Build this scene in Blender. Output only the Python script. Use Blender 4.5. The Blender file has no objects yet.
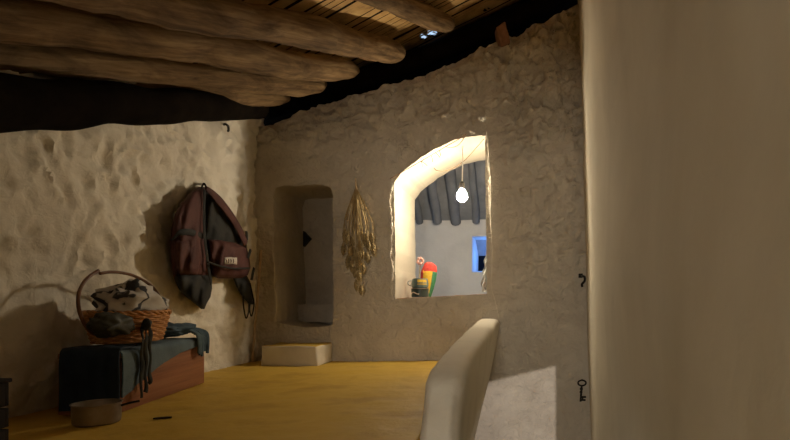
import bpy, bmesh, math, random
from mathutils import Vector, Matrix, noise
random.seed(7)
C = bpy.context.scene.collection
V = Vector
F = 560.0; VX, VY = 530.0, 297.0; CZ = 0.4286; D = 3.75
XL = -1.84; XR = 0.368

def at(px, py, Y):            # a point seen at px,py at depth Y
    return V(((px - VX) / F * Y, Y, CZ + (VY - py) / F * Y))
def onl(px, py, off=0.0):     # a point on (or off) the left wall
    X = XL + off
    Y = X * F / (px - VX)
    return V((X, Y, CZ + (VY - py) / F * Y))
def fr(p, s, octv=4, seed=0.0):
    return noise.fractal(V(p) * s + V((seed, seed * 1.7, -seed)), 0.9, 2.1, octv)
def lerp(a, b, t): return a + (b - a) * t
def smooth(a, b, x):
    t = min(1, max(0, (x - a) / (b - a))); return t * t * (3 - 2 * t)
def interp(tab, x):
    if x <= tab[0][0]: return tab[0][1]
    for (x0, y0), (x1, y1) in zip(tab, tab[1:]):
        if x <= x1: return y0 + (y1 - y0) * (x - x0) / (x1 - x0)
    return tab[-1][1]

# ------------------------------------------------------------------ materials
def new_mat(name):
    m = bpy.data.materials.new(name); m.use_nodes = True
    nt = m.node_tree; b = nt.nodes['Principled BSDF']
    return m, nt, b
def ramp(nt, fac, stops):
    r = nt.nodes.new('ShaderNodeValToRGB')
    el = r.color_ramp.elements
    while len(el) < len(stops): el.new(0.5)
    for e, (p, c) in zip(el, stops): e.position = p; e.color = (*c, 1)
    nt.links.new(fac, r.inputs[0]); return r.outputs[0]
def noise_node(nt, co, scale, detail=4, rough=0.55, dist=0.0, mapping=None):
    n = nt.nodes.new('ShaderNodeTexNoise')
    n.inputs['Scale'].default_value = scale; n.inputs['Detail'].default_value = detail
    n.inputs['Roughness'].default_value = rough; n.inputs['Distortion'].default_value = dist
    if mapping:
        mp = nt.nodes.new('ShaderNodeMapping'); mp.inputs['Scale'].default_value = mapping
        nt.links.new(co, mp.inputs[0]); co = mp.outputs[0]
    nt.links.new(co, n.inputs['Vector']); return n.outputs['Fac']
def coords(nt):
    return nt.nodes.new('ShaderNodeTexCoord').outputs['Object']
def bump(nt, b, hs, strength=0.5, dist=0.01):
    h = None
    for fac, w in hs:
        m = nt.nodes.new('ShaderNodeMath'); m.operation = 'MULTIPLY'; m.inputs[1].default_value = w
        nt.links.new(fac, m.inputs[0])
        if h is None: h = m.outputs[0]
        else:
            a = nt.nodes.new('ShaderNodeMath'); a.operation = 'ADD'
            nt.links.new(h, a.inputs[0]); nt.links.new(m.outputs[0], a.inputs[1]); h = a.outputs[0]
    bp = nt.nodes.new('ShaderNodeBump'); bp.inputs['Strength'].default_value = strength
    bp.inputs['Distance'].default_value = dist
    nt.links.new(h, bp.inputs['Height']); nt.links.new(bp.outputs[0], b.inputs['Normal'])
def noisy(name, c0, c1, scale=6, rough=0.85, bs=25, bstr=0.5, bdist=0.006, stretch=None, metal=0.0, c2=None, dist=0.0):
    m, nt, b = new_mat(name); co = coords(nt)
    f = noise_node(nt, co, scale, 5, 0.6, dist, stretch)
    st = [(0.32, c0), (0.68, c1)] if c2 is None else [(0.28, c0), (0.5, c1), (0.72, c2)]
    nt.links.new(ramp(nt, f, st), b.inputs['Base Color'])
    b.inputs['Roughness'].default_value = rough; b.inputs['Metallic'].default_value = metal
    b.inputs['Specular IOR Level'].default_value = 0.25
    if bstr: bump(nt, b, [(noise_node(nt, co, bs, 5, 0.6, dist, stretch), 1.0), (f, 0.6)], bstr, bdist)
    return m
def plaster(name, c0, c1, c2, bstr=0.6, bdist=0.012, scale=3.0, cracks=None):
    m, nt, b = new_mat(name); co = coords(nt)
    f = noise_node(nt, co, scale, 6, 0.62, 0.6)
    nt.links.new(ramp(nt, f, [(0.3, c0), (0.5, c1), (0.7, c2)]), b.inputs['Base Color'])
    b.inputs['Roughness'].default_value = 0.92; b.inputs['Specular IOR Level'].default_value = 0.12
    hs = [(noise_node(nt, co, 16, 6, 0.58, 0.9), 1.0), (noise_node(nt, co, 70, 4, 0.6), 0.22), (f, 0.5)]
    if cracks:
        def math_(op, a, v1):
            n = nt.nodes.new('ShaderNodeMath'); n.operation = op; nt.links.new(a, n.inputs[0])
            if isinstance(v1, float): n.inputs[1].default_value = v1
            elif v1 is not None: nt.links.new(v1, n.inputs[1])
            return n.outputs[0]
        line = math_('ABSOLUTE', math_('SUBTRACT', noise_node(nt, co, 5.0, 5, 0.62, 1.3), 0.5), None)
        lm = nt.nodes.new('ShaderNodeMapRange'); lm.inputs[1].default_value = 0.004; lm.inputs[2].default_value = 0.018
        lm.inputs[3].default_value = 1; lm.inputs[4].default_value = 0; nt.links.new(line, lm.inputs[0])
        mk_ = nt.nodes.new('ShaderNodeMapRange'); mk_.inputs[1].default_value = 0.54; mk_.inputs[2].default_value = 0.66
        nt.links.new(noise_node(nt, co, 2.6, 3, 0.5, 0.2), mk_.inputs[0])
        sp = nt.nodes.new('ShaderNodeSeparateXYZ'); nt.links.new(co, sp.inputs[0])
        zm = nt.nodes.new('ShaderNodeMapRange'); zm.inputs[1].default_value = .8; zm.inputs[2].default_value = 1.5; nt.links.new(sp.outputs['Z'], zm.inputs[0])
        cr = math_('MULTIPLY', math_('MULTIPLY', lm.outputs[0], mk_.outputs[0]), zm.outputs[0])
        mx = nt.nodes.new('ShaderNodeMix'); mx.data_type = 'RGBA'
        mx.inputs[7].default_value = (c0[0] * .38, c0[1] * .36, c0[2] * .34, 1)
        nt.links.new(math_('MULTIPLY', cr, cracks), mx.inputs[0])
        src = b.inputs['Base Color'].links[0].from_socket
        nt.links.new(src, mx.inputs[6]); nt.links.new(mx.outputs[2], b.inputs['Base Color'])
        hs.append((cr, -0.22))
    bump(nt, b, hs, bstr, bdist)
    return m
M = {}
M['wall_back'] = plaster('greyed mud plaster', (.50, .44, .36), (.58, .52, .43), (.65, .585, .49), 1.0, 0.035, 3.0, 0.5)
M['wall_left'] = plaster('whitewashed rough plaster', (.56, .50, .41), (.66, .60, .50), (.70, .64, .54), 0.55, 0.016, 3.0, 0.25)
M['wall_right'] = plaster('smooth ochre whitewash', (.58, .525, .415), (.65, .59, .47), (.70, .64, .515), 0.1, 0.008, 1.8)
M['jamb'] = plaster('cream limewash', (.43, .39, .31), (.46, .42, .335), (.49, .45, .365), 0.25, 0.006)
M['parapet'] = plaster('rounded whitewash', (.58, .52, .42), (.66, .60, .49), (.70, .64, .53), 0.35, 0.01)
M['far'] = plaster('grey far plaster', (.54, .53, .52), (.60, .58, .56), (.64, .62, .60), 0.3, 0.01)
M['far_roof'] = noisy('smoked far roof', (.17, .18, .195), (.27, .28, .30), 5, .9)
M['smoked'] = noisy('smoked rafters', (.13, .135, .15), (.19, .20, .215), 6, .9)
M['floor'] = noisy('yellow ochre earth floor', (.40, .24, .03), (.56, .36, .055), 3.5, 0.62, 14, 0.35, 0.01, None, 0, (.50, .31, .04))
M['shade_black'] = noisy('wood painted black as shade', (.006, .0045, .0035), (.014, .010, .007), 8, 1.0)  # near black base colour in place of the shade under the roof
M['shade_black'].node_tree.nodes['Principled BSDF'].inputs['Specular IOR Level'].default_value = 0.02
def bark(name):
    m, nt, b = new_mat(name); co = coords(nt)
    mp = nt.nodes.new('ShaderNodeMapping'); nt.links.new(co, mp.inputs[0]); co = mp.outputs[0]
    big = noise_node(nt, co, 4, 5, .6, .3); gr = noise_node(nt, co, 30, 6, .65, .5, (1, .05, 1)); kn = noise_node(nt, co, 7, 4, .6, 1.2, (1, .3, 1))
    c = ramp(nt, gr, [(.28, (.065, .038, .017)), (.5, (.19, .118, .055)), (.72, (.32, .215, .11))])
    mx = nt.nodes.new('ShaderNodeMix'); mx.data_type = 'RGBA'; mx.blend_type = 'MULTIPLY'; mx.inputs[0].default_value = 1
    nt.links.new(c, mx.inputs[6]); nt.links.new(ramp(nt, kn, [(.3, (.35, .32, .3)), (.55, (1, 1, 1)), (1, (1, 1, 1))]), mx.inputs[7])
    nt.links.new(mx.outputs[2], b.inputs['Base Color']); b.inputs['Roughness'].default_value = .85; b.inputs['Specular IOR Level'].default_value = .15
    bump(nt, b, [(gr, .7), (big, .5), (kn, .7)], .7, .02)
    return m
M['pole'] = bark('rough pole wood')
M['plank'] = noisy('roof cane boards', (.20, .11, .04), (.46, .28, .10), 9, .8, 40, .6, .005, None, 0, (.54, .36, .15))
M['chest'] = noisy('red brown chest wood', (.16, .06, .03), (.27, .11, .05), 6, .6, 20, .3, .004, (1, .15, 6), 0, (.33, .15, .075))
M['dark_wood'] = noisy('dark wood', (.010, .006, .004), (.022, .013, .008), 7, .9, 25, .4, .004)
M['wicker'] = noisy('wicker', (.30, .12, .035), (.52, .25, .08), 30, .6, 60, .3, .003)
M['hoop'] = noisy('bent cane', (.10, .04, .018), (.19, .08, .03), 18, .5, 40, .3, .003)
M['maroon'] = noisy('maroon pack cloth', (.05, .017, .014), (.098, .036, .029), 9, .75, 60, .4, .004)
M['black_cloth'] = noisy('black pack cloth', (.012, .012, .011), (.032, .030, .026), 10, .8, 60, .4, .004)
M['blue_dark'] = noisy('navy cloth', (.008, .014, .028), (.018, .03, .05), 10, .85, 80, .5, .003)
M['blue_grey'] = noisy('slate blue cloth', (.075, .105, .125), (.13, .17, .19), 6, .9, 80, .5, .004)
M['blue'] = noisy('teal blue scarf', (.03, .06, .09), (.10, .15, .19), 12, .85, 70, .5, .004)
M['sash'] = noisy('dark sash', (.015, .015, .012), (.05, .048, .036), 14, .85, 80, .5, .003)
M['olive'] = noisy('olive cloth', (.022, .022, .014), (.07, .066, .045), 14, .6, 60, .4, .004)
M['metal'] = noisy('scuffed pot metal', (.20, .16, .125), (.38, .32, .26), 10, .42, 40, .1, .002, None, 0.75)
M['iron'] = noisy('black iron', (.015, .013, .012), (.04, .035, .03), 30, .55, 60, .3, .002, None, .6)
M['herb'] = noisy('dried herb', (.26, .18, .08), (.50, .37, .18), 30, .9, 60, .3, .003)
M['seed'] = noisy('dried seed heads', (.17, .125, .06), (.40, .30, .15), 60, .9, 90, .8, .006)
M['stick'] = noisy('pale stick', (.32, .22, .12), (.52, .38, .23), 20, .8, 50, .3, .003)
M['twine'] = noisy('twine', (.16, .09, .045), (.26, .16, .09), 40, .9, 80, .2, .002)
M['white_wire'] = noisy('pale wire', (.6, .57, .52), (.75, .72, .66), 40, .7, 80, .1, .001)
M['terracotta'] = noisy('pink clay sill', (.42, .22, .13), (.56, .32, .21), 10, .85, 40, .4, .005)
M['brick'] = noisy('reddish adobe brick', (.20, .10, .06), (.32, .17, .11), 14, .9, 40, .8, .008)
M['label'] = noisy('off white label', (.45, .40, .34), (.58, .52, .45), 30, .8, 60, .1, .001)
M['tin'] = noisy('dark green tin', (.02, .035, .03), (.05, .07, .06), 20, .35, 40, .1, .001)
M['cup'] = noisy('grey green glaze', (.07, .11, .105), (.15, .20, .185), 16, .3, 40, .1, .001)
M['yellow'] = noisy('yellow wool', (.62, .38, .03), (.75, .48, .06), 60, .8, 120, .5, .003)
M['red'] = noisy('red wool', (.42, .035, .03), (.56, .07, .05), 60, .8, 120, .5, .003)
M['green'] = noisy('green wool', (.03, .16, .07), (.06, .24, .12), 60, .8, 120, .5, .003)
M['pink'] = noisy('pink petals', (.50, .26, .22), (.66, .40, .34), 40, .8, 80, .2, .002)
M['pale_cloth'] = noisy('pale cloth', (.36, .37, .36), (.50, .50, .48), 14, .9, 60, .5, .005)
M['chip'] = noisy('dry leaf', (.02, .012, .006), (.05, .03, .015), 40, .8, 60, .3, .002)
def striped(name):
    m, nt, b = new_mat(name); co = coords(nt)
    w = nt.nodes.new('ShaderNodeTexWave'); w.inputs['Scale'].default_value = 5.2
    w.inputs['Distortion'].default_value = 7.0; w.inputs['Detail'].default_value = 2; w.inputs['Detail Scale'].default_value = 1.3
    mp = nt.nodes.new('ShaderNodeMapping'); mp.inputs['Rotation'].default_value = (.5, .2, .9)
    nt.links.new(co, mp.inputs[0]); nt.links.new(mp.outputs[0], w.inputs['Vector'])
    nt.links.new(ramp(nt, w.outputs['Fac'], [(0.0, (.03, .028, .03)), (.24, (.05, .045, .045)), (.36, (.42, .39, .35)), (1, (.54, .50, .45))]), b.inputs['Base Color'])
    b.inputs['Roughness'].default_value = .9
    bump(nt, b, [(noise_node(nt, co, 60, 4), 1)], .3, .003)
    return m
M['striped'] = striped('white cloth with dark stripes')
def emit(name, col, st):
    m, nt, b = new_mat(name)
    b.inputs['Emission Color'].default_value = (*col, 1); b.inputs['Emission Strength'].default_value = st
    b.inputs['Base Color'].default_value = (*col, 1); return m
M['bulb'] = emit('glowing bulb', (1, .87, .66), 540)
M['pane'] = noisy('dark window pane', (.003, .004, .006), (.006, .007, .010), 4, .9, 10, 0)
M['pane'].node_tree.nodes['Principled BSDF'].inputs['Specular IOR Level'].default_value = .03

# ------------------------------------------------------------------ building
BASE = {}
def mk(name, vf, mats, parent=None, smooth_deg=40, fmat=None):
    vs, fs = vf
    off = BASE.get(parent.name, V((0, 0, 0))) if parent else V((0, 0, 0))
    me = bpy.data.meshes.new(name)
    me.from_pydata([V(v) - off for v in vs], [], fs)
    if not isinstance(mats, (list, tuple)): mats = [mats]
    for m in mats: me.materials.append(M[m])
    if fmat: me.polygons.foreach_set('material_index', fmat)
    bm = bmesh.new(); bm.from_mesh(me); bmesh.ops.recalc_face_normals(bm, faces=bm.faces); bm.to_mesh(me); bm.free()
    if smooth_deg:
        me.polygons.foreach_set('use_smooth', [True] * len(me.polygons))
        me.set_sharp_from_angle(angle=math.radians(smooth_deg))
    me.update()
    o = bpy.data.objects.new(name, me); C.objects.link(o)
    if parent: o.parent = parent; BASE[o.name] = off
    return o
def rebase(o, p):             # put a one-mesh thing's origin at its base
    p = V(p); o.data.transform(Matrix.Translation(-p)); o.location = p; return o
def tag(o, label=None, cat=None, group=None, kind=None):
    if label: o['label'] = label
    if cat: o['category'] = cat
    if group: o['group'] = group
    if kind: o['kind'] = kind
    return o
def empty(name, loc, label, cat, group=None):
    o = bpy.data.objects.new(name, None); C.objects.link(o); o.location = loc; o.empty_display_size = .05
    BASE[o.name] = V(loc); return tag(o, label, cat, group)
def struct(name, vf, mats, **k):
    o = mk(name, vf, mats, **k); o['kind'] = 'structure'; return o
def join(*parts):
    vs, fs = [], []
    for v, f in parts:
        n = len(vs); vs += list(v); fs += [tuple(i + n for i in q) for q in f]
    return vs, fs
def slab(nu, nv, fn, back):   # fn(u,v) front point; back: vector or function of the point
    fp = [[V(fn(i / nu, j / nv)) for j in range(nv + 1)] for i in range(nu + 1)]
    bp = [[(back(i / nu, j / nv) if callable(back) else p + V(back)) for j, p in enumerate(r)] for i, r in enumerate(fp)]
    vs = [p for r in fp for p in r] + [p for r in bp for p in r]
    n = (nu + 1) * (nv + 1); a = lambda i, j: i * (nv + 1) + j; b = lambda i, j: n + a(i, j)
    fs = []
    for i in range(nu):
        for j in range(nv):
            fs.append((a(i, j), a(i + 1, j), a(i + 1, j + 1), a(i, j + 1)))
            fs.append((b(i, j + 1), b(i + 1, j + 1), b(i + 1, j), b(i, j)))
    for i in range(nu):
        fs.append((b(i, 0), b(i + 1, 0), a(i + 1, 0), a(i, 0))); fs.append((a(i, nv), a(i + 1, nv), b(i + 1, nv), b(i, nv)))
    for j in range(nv):
        fs.append((a(0, j), a(0, j + 1), b(0, j + 1), b(0, j))); fs.append((b(nu, j), b(nu, j + 1), a(nu, j + 1), a(nu, j)))
    return vs, fs
def box(x0, x1, y0, y1, z0, z1, bev=0.0, seg=2, n=1, rough=0.0, seed=0, rot=0, ctr=None):
    bm = bmesh.new(); bmesh.ops.create_cube(bm, size=1)
    for v in bm.verts: v.co = V((lerp(x0, x1, v.co.x + .5), lerp(y0, y1, v.co.y + .5), lerp(z0, z1, v.co.z + .5)))
    if bev: bmesh.ops.bevel(bm, geom=list(bm.edges), offset=bev, segments=seg, affect='EDGES', profile=.5)
    if n > 1: bmesh.ops.subdivide_edges(bm, edges=[e for e in bm.edges if e.calc_length() > bev * 2.5], cuts=n, use_grid_fill=True)
    vs = [v.co.copy() for v in bm.verts]; fs = [tuple(v.index for v in f.verts) for f in bm.faces]; bm.free()
    if rough: vs = [v + V((fr(v, 6, 3, seed), fr(v, 6, 3, seed + 5), fr(v, 6, 3, seed + 9))) * rough for v in vs]
    if rot:
        c = V(ctr) if ctr else V(((x0 + x1) / 2, (y0 + y1) / 2, 0)); R = Matrix.Rotation(rot, 3, 'Z')
        vs = [R @ (v - c) + c for v in vs]
    return vs, fs
def spline(pts, k=6):
    pts = [V(p) for p in pts]; out = []
    for i in range(len(pts) - 1):
        p0, p1, p2, p3 = pts[max(0, i - 1)], pts[i], pts[i + 1], pts[min(len(pts) - 1, i + 2)]
        for s in range(k):
            t = s / k
            out.append(.5 * ((2 * p1) + (p2 - p0) * t + (2 * p0 - 5 * p1 + 4 * p2 - p3) * t * t + (3 * p1 - p0 - 3 * p2 + p3) * t ** 3))
    out.append(pts[-1]); return out
def tube(pts, r, n=8, flat=1.0, up=None, closed=False):
    pts = [V(p) for p in pts]; rs = r if isinstance(r, (list, tuple)) else [r] * len(pts)
    vs, fs = [], []; u = None; L = len(pts)
    for i, p in enumerate(pts):
        if closed: t = (pts[(i + 1) % L] - pts[i - 1])
        else: t = pts[min(L - 1, i + 1)] - pts[max(0, i - 1)]
        t = t.normalized() if t.length > 1e-9 else V((0, 0, 1))
        if up is not None: u = V(up) - t * V(up).dot(t); u = u.normalized()
        elif u is None:
            a = V((0, 0, 1)) if abs(t.z) < .9 else V((1, 0, 0)); u = (a - t * a.dot(t)).normalized()
        else: u = (u - t * u.dot(t)).normalized()
        w = t.cross(u)
        for k in range(n):
            a = 2 * math.pi * k / n
            vs.append(p + (u * math.cos(a) * flat + w * math.sin(a)) * rs[i])
    for i in range(L if closed else L - 1):
        j = (i + 1) % L
        for k in range(n): fs.append((i * n + k, i * n + (k + 1) % n, j * n + (k + 1) % n, j * n + k))
    if not closed: fs.append(tuple(range(n))[::-1]); fs.append(tuple((L - 1) * n + k for k in range(n)))
    return vs, fs
def lathe(prof, c, n=32, sx=1, sy=1):
    vs, fs = [], []; c = V(c); m = len(prof)
    for r, z in prof:
        for k in range(n):
            a = 2 * math.pi * k / n; vs.append(c + V((math.cos(a) * r * sx, math.sin(a) * r * sy, z)))
    for i in range(m - 1):
        for k in range(n): fs.append((i * n + k, i * n + (k + 1) % n, (i + 1) * n + (k + 1) % n, (i + 1) * n + k))
    fs.append(tuple(range(n))[::-1]); fs.append(tuple((m - 1) * n + k for k in range(n)))
    return vs, fs
def ball(c, r, n=10, sx=1, sy=1, sz=1):
    return lathe([(max(1e-4, r * math.sin(math.pi * i / n)), -r * sz * math.cos(math.pi * i / n)) for i in range(n + 1)], c, n * 2, sx, sy)
def prism(pts, dy_or_vec):
    n = len(pts); d = V(dy_or_vec); pts = [V(p) for p in pts]
    vs = pts + [p + d for p in pts]
    fs = [tuple(range(n)), tuple(range(n, 2 * n))[::-1]] + [(i, (i + 1) % n, n + (i + 1) % n, n + i) for i in range(n)]
    return vs, fs
def cut(o, cutters):
    for c in cutters:
        m = o.modifiers.new('b', 'BOOLEAN'); m.operation = 'DIFFERENCE'; m.object = c; m.solver = 'EXACT'; m.material_mode = 'TRANSFER'
    dg = bpy.context.evaluated_depsgraph_get(); dg.update()
    me = bpy.data.meshes.new_from_object(o.evaluated_get(dg)); o.modifiers.clear(); old = o.data; o.data = me
    bpy.data.meshes.remove(old)
    for c in cutters:
        d = c.data; bpy.data.objects.remove(c); bpy.data.meshes.remove(d)
    me.polygons.foreach_set('use_smooth', [True] * len(me.polygons)); me.set_sharp_from_angle(angle=math.radians(38)); me.update()

# ------------------------------------------------------------------ roof plane
def roof_z(x, y): return CZ + 1.95 + .37 * x + .23 * (y - 3.6) + .085
PD = V((.268, 1, .325))

# ------------------------------------------------------------------ setting
def relief(p, seed, amp):
    big = fr(p, 1.6, 3, seed) * .5
    lump = fr(p, 5.5, 4, seed + 3)
    warp = V(p) + V((fr(p, 4, 2, 11), fr(p, 4, 2, 17), fr(p, 4, 2, 23))) * .05
    rid = 1 - abs(fr(warp, 7.5, 3, seed + 8)) * 2.2
    return amp * (.55 * big + .5 * lump + .55 * max(-.35, rid))
# back wall, with arched opening and doorway
TOPL = [(-1.95, at(253, 127, D).z - .03), (at(253, 127, D).x, at(253, 127, D).z), (at(345, 96, D).x, at(345, 96, D).z), (at(440, 66, D).x, at(440, 66, D).z), (at(580, 2, D).x, at(580, 2, D).z), (.6, at(590, -6, D).z)]
def back_fn(u, v):
    x = lerp(-1.95, .6, u); z = lerp(-1.35, interp(TOPL, x), v)
    p = V((x, D, z))
    rough = .35 + 1.0 * smooth(1.25, 1.75, z) + .75 * smooth(-.35, .0, x) * smooth(.2, .9, z)
    rough *= .22 + .78 * smooth(.1, .7, z)
    q = V((x * 1.0 + z * .35, 0, z * 1.25 - x * .3)); q += V((fr(q, 5, 2, 12), 0, fr(q, 5, 2, 19))) * .06
    puffy = min(.55, abs(fr(q, 7.0, 3, 91))) + .35 * min(.5, abs(fr(q, 15.0, 2, 95)))
    near = smooth(.03, .16, max(0, max(at(393, 0, D).x - x, x - at(487, 0, D).x, z - at(0, 137, D).z, at(0, 299, D).z - z)))
    rough *= .35 + .65 * near
    return V((x, D - relief(p, 2, .026) * rough - (puffy - .25) * .049 * rough + .012 + (.03 * smooth(.96, 1, v)), z + (fr(p, 9, 3, 4) * .02 if v > .97 else 0)))
wb = struct('wall_back', slab(230, 300, back_fn, lambda u, v: V((lerp(-1.95, .6, u), 4.43, lerp(-1.35, interp(TOPL, lerp(-1.95, .6, u)), v)))), ['wall_back', 'jamb'])
def wob(px, py, a=1.2): 
    p = V((px, py, 0)); return px + a * fr(p, .09, 3, 1), py + a * fr(p, .09, 3, 8)
arch = [(395, 299), (395, 270), (394.5, 235), (394, 205), (393.5, 182)]
for i in range(1, 15):
    t = i / 14; arch.append((393.5 + 91 * t, 182 - 47 * math.sin(math.pi / 2 * t) ** .82))
arch += [(485, 170), (485.5, 210), (486, 250), (486.5, 294)]
apts = []
for (a, b), (c, d) in zip(arch, arch[1:] + arch[:1]):
    for k in range(4):
        x, y = lerp(a, c, k / 4), lerp(b, d, k / 4); apts.append(wob(x, y, .9))
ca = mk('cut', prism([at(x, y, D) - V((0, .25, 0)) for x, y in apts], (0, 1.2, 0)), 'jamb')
door = [(276.5, 322), (276, 300), (275, 270), (273.5, 240), (272.5, 215), (272.5, 196), (275, 188), (283, 185.5), (300, 184.5), (322, 184.5), (330, 187), (332.5, 196), (333, 250), (333, 324), (322, 327), (305, 327.5), (290, 325.5)]
dpts = []
for (a, b), (c, d) in zip(door, door[1:] + door[:1]):
    for k in range(3): dpts.append(wob(lerp(a, c, k / 3), lerp(b, d, k / 3), 1.0))
cb = mk('cut', prism([at(x, y, D) - V((0, .25, 0)) for x, y in dpts], (0, .75, 0)), 'wall_back')
cut(wb, [ca, cb])
# upper back of the wall behind the ledge, painted black for the shade in the gap under the roof
struct('wall_back_upper', slab(2, 2, lambda u, v: V((lerp(-2.0, .7, u), 4.2, lerp(1.62, roof_z(lerp(-2.0, .7, u), 4.2) + .01, v))), (0, .23, 0)), 'shade_black')
# left wall
def left_fn(u, v):
    y = lerp(-.5, 3.85, u); z = lerp(-.15, 2.05, v); p = V((XL, y, z))
    return V((XL + relief(p, 31, .034) * (.75 + .3 * smooth(.3, 1.2, z)) - .008, y, z))
struct('wall_left', slab(300, 150, left_fn, lambda u, v: V((XL - .25, lerp(-.5, 3.85, u), lerp(-.15, 2.05, v)))), 'wall_left')
# right wall, leaning a touch
def right_fn(u, v):
    y = lerp(-.5, 3.85, u); z = lerp(-1.35, 3.1, v); p = V((XR, y, z))
    x = lerp(.41, .325, (z + .55) / 2.95) - .05 * (3.75 - y)
    return V((x - fr(p, .9, 3, 44) * .012 - fr(p, 3, 3, 46) * .003, y, z))
struct('wall_right', slab(90, 90, right_fn, lambda u, v: V((.7, lerp(-.5, 3.85, u), lerp(-1.35, 3.1, v)))), 'wall_right')
# loft floor
def edge_x(y): return interp([(-.5, -.33), (1.9, -.33), (2.6, -.335), (3.9, -.335)], y)
def floor_fn(u, v):
    y = lerp(-.5, 3.9, v); x = lerp(-1.95, edge_x(y), u); p = V((x, y, 0))
    return V((x, y, fr(p, 1.8, 3, 60) * .006 + fr(p, 7, 3, 61) * .0035))
struct('floor', slab(80, 200, floor_fn, (0, 0, -.22)), 'floor')
struct('floor_stairwell', box(-2.1, .7, -3.15, 3.9, -1.45, -1.3), 'floor')
# wall behind the viewer, with an added hatch shaped to cut the lower lamp's light patch
LB = V((.08, -1.7, -.33))
hole = [(-.62, -.222), (.174, -.027), (.174, -1.0), (-.62, -1.0)]
hp = []
for x, z in hole:
    P = V((x, D, z)); t = (-.45 - LB.y) / (D - LB.y); q = LB.lerp(P, t); hp.append(V((q.x, -.7, q.z)))
wf = struct('wall_front', box(-2.1, .7, -.5, -.42, -1.4, 2.6), 'wall_left', smooth_deg=0)
ch = mk('cut', prism(hp, (0, .6, 0)), 'wall_left')
ch2 = mk('cut', box(-.58, .33, -.8, -.2, .02, 1.0), 'wall_left'); cut(wf, [ch, ch2])  # second opening added for the fill light, sized to keep it off the ceiling
struct('wall_back_room', box(-2.1, .7, -3.2, -3.1, -1.5, 2.0), 'wall_left'); struct('wall_back_room_left', box(-2.2, -2.1, -3.2, -.45, -1.5, 2.0), 'wall_left')
struct('wall_back_room_right', box(.7, .8, -3.2, -.3, -1.5, 2.0), 'wall_left'); struct('ceiling_back_room', box(-2.2, .8, -3.2, -.45, 1.7, 1.8), 'dark_wood')
struct('floor_back_room', box(-2.1, .7, -3.15, -.46, -.06, -.0), 'floor')

# parapet of the stair
rows, prof_n = [], 0
ys = [3.86 - i * .05 for i in range(38)] + [1.93, 1.905, 1.888, 1.88]
vs, fs = [], []
for y in ys:
    xl = interp([(1.88, -.372), (2.0, -.362), (2.3, -.352), (2.6, -.350), (3.0, -.350), (3.75, -.350), (3.9, -.352)], y)
    zt = interp([(1.88, .150), (1.95, .170), (2.2, .205), (2.6, .235), (3.2, .262), (3.6, .280), (3.9, .285)], y)
    endk = 1 - math.sqrt(max(0, 1 - min(1, max(0, (1.97 - y) / .0905)) ** 2))   # round near end
    zt -= .035 * endk
    sec = []
    def xr(z):
        top = interp([(1.88, -.232), (2.3, -.225), (3.0, -.213), (3.9, -.2)], y)
        lean = interp([(1.88, .10), (3.75, .24)], y)
        return top - lean * max(0, zt - z - .05) ** 1.15
    rr = .035
    zs = [-1.3, -.9, -.6, -.4, -.25, -.12, -.03, .03, .08]
    zl = [z for z in zs if z < zt - rr - .01]
    for z in zl: sec.append((xl - .03 * smooth(.1, -.1, z), z))
    for k in range(6):
        a = math.pi / 2 * k / 5; sec.append((xl + rr - rr * math.cos(a), zt - rr + rr * math.sin(a)))
    xt = xr(zt)
    for k in range(1, 4): sec.append((lerp(xl + rr, xt - rr, k / 4), zt + .002))
    for k in range(6):
        a = math.pi / 2 * k / 5; sec.append((xt - rr + rr * math.sin(a), zt - rr + rr * math.cos(a)))
    for z in zl[::-1]: sec.append((xr(z), z))
    cx = (xl + xt) / 2
    pts = []
    for x, z in sec:
        x = lerp(x, cx, endk * .62); p = V((x, y, z))
        kk = smooth(.12, -.06, z) * smooth(2.15, 1.9, y) * .17
        p = V((p.x * (1 - kk), p.y * (1 - kk), p.z))
        pts.append(p + V((fr(p, 5, 3, 70) * .007, 0, fr(p, 6, 3, 71) * .006 if z > -.2 else 0)))
    prof_n = len(pts) if prof_n == 0 else prof_n
    # sections can differ in the number of low points: resample to a fixed count
    d = [0]
    for a, b in zip(pts, pts[1:]): d.append(d[-1] + (b - a).length)
    K = 64; q = []
    lowz = len(zl) - 1
    for k in range(K):
        # denser sampling at the top
        t = k / (K - 1); s = d[-1] * (t + .13 * math.sin(2 * math.pi * t))
        for i in range(len(d) - 1):
            if d[i + 1] >= s - 1e-9: q.append(pts[i].lerp(pts[i + 1], (s - d[i]) / max(1e-9, d[i + 1] - d[i]))); break
        else: q.append(pts[-1])
    vs += q
K = 64
for i in range(len(ys) - 1):
    for k in range(K - 1): fs.append((i * K + k, i * K + k + 1, (i + 1) * K + k + 1, (i + 1) * K + k))
    fs.append((i * K + K - 1, i * K, (i + 1) * K, (i + 1) * K + K - 1))
fs.append(tuple(range(K))); fs.append(tuple((len(ys) - 1) * K + k for k in range(K)))
struct('wall_parapet', (vs, fs), 'parapet', smooth_deg=60)

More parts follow.
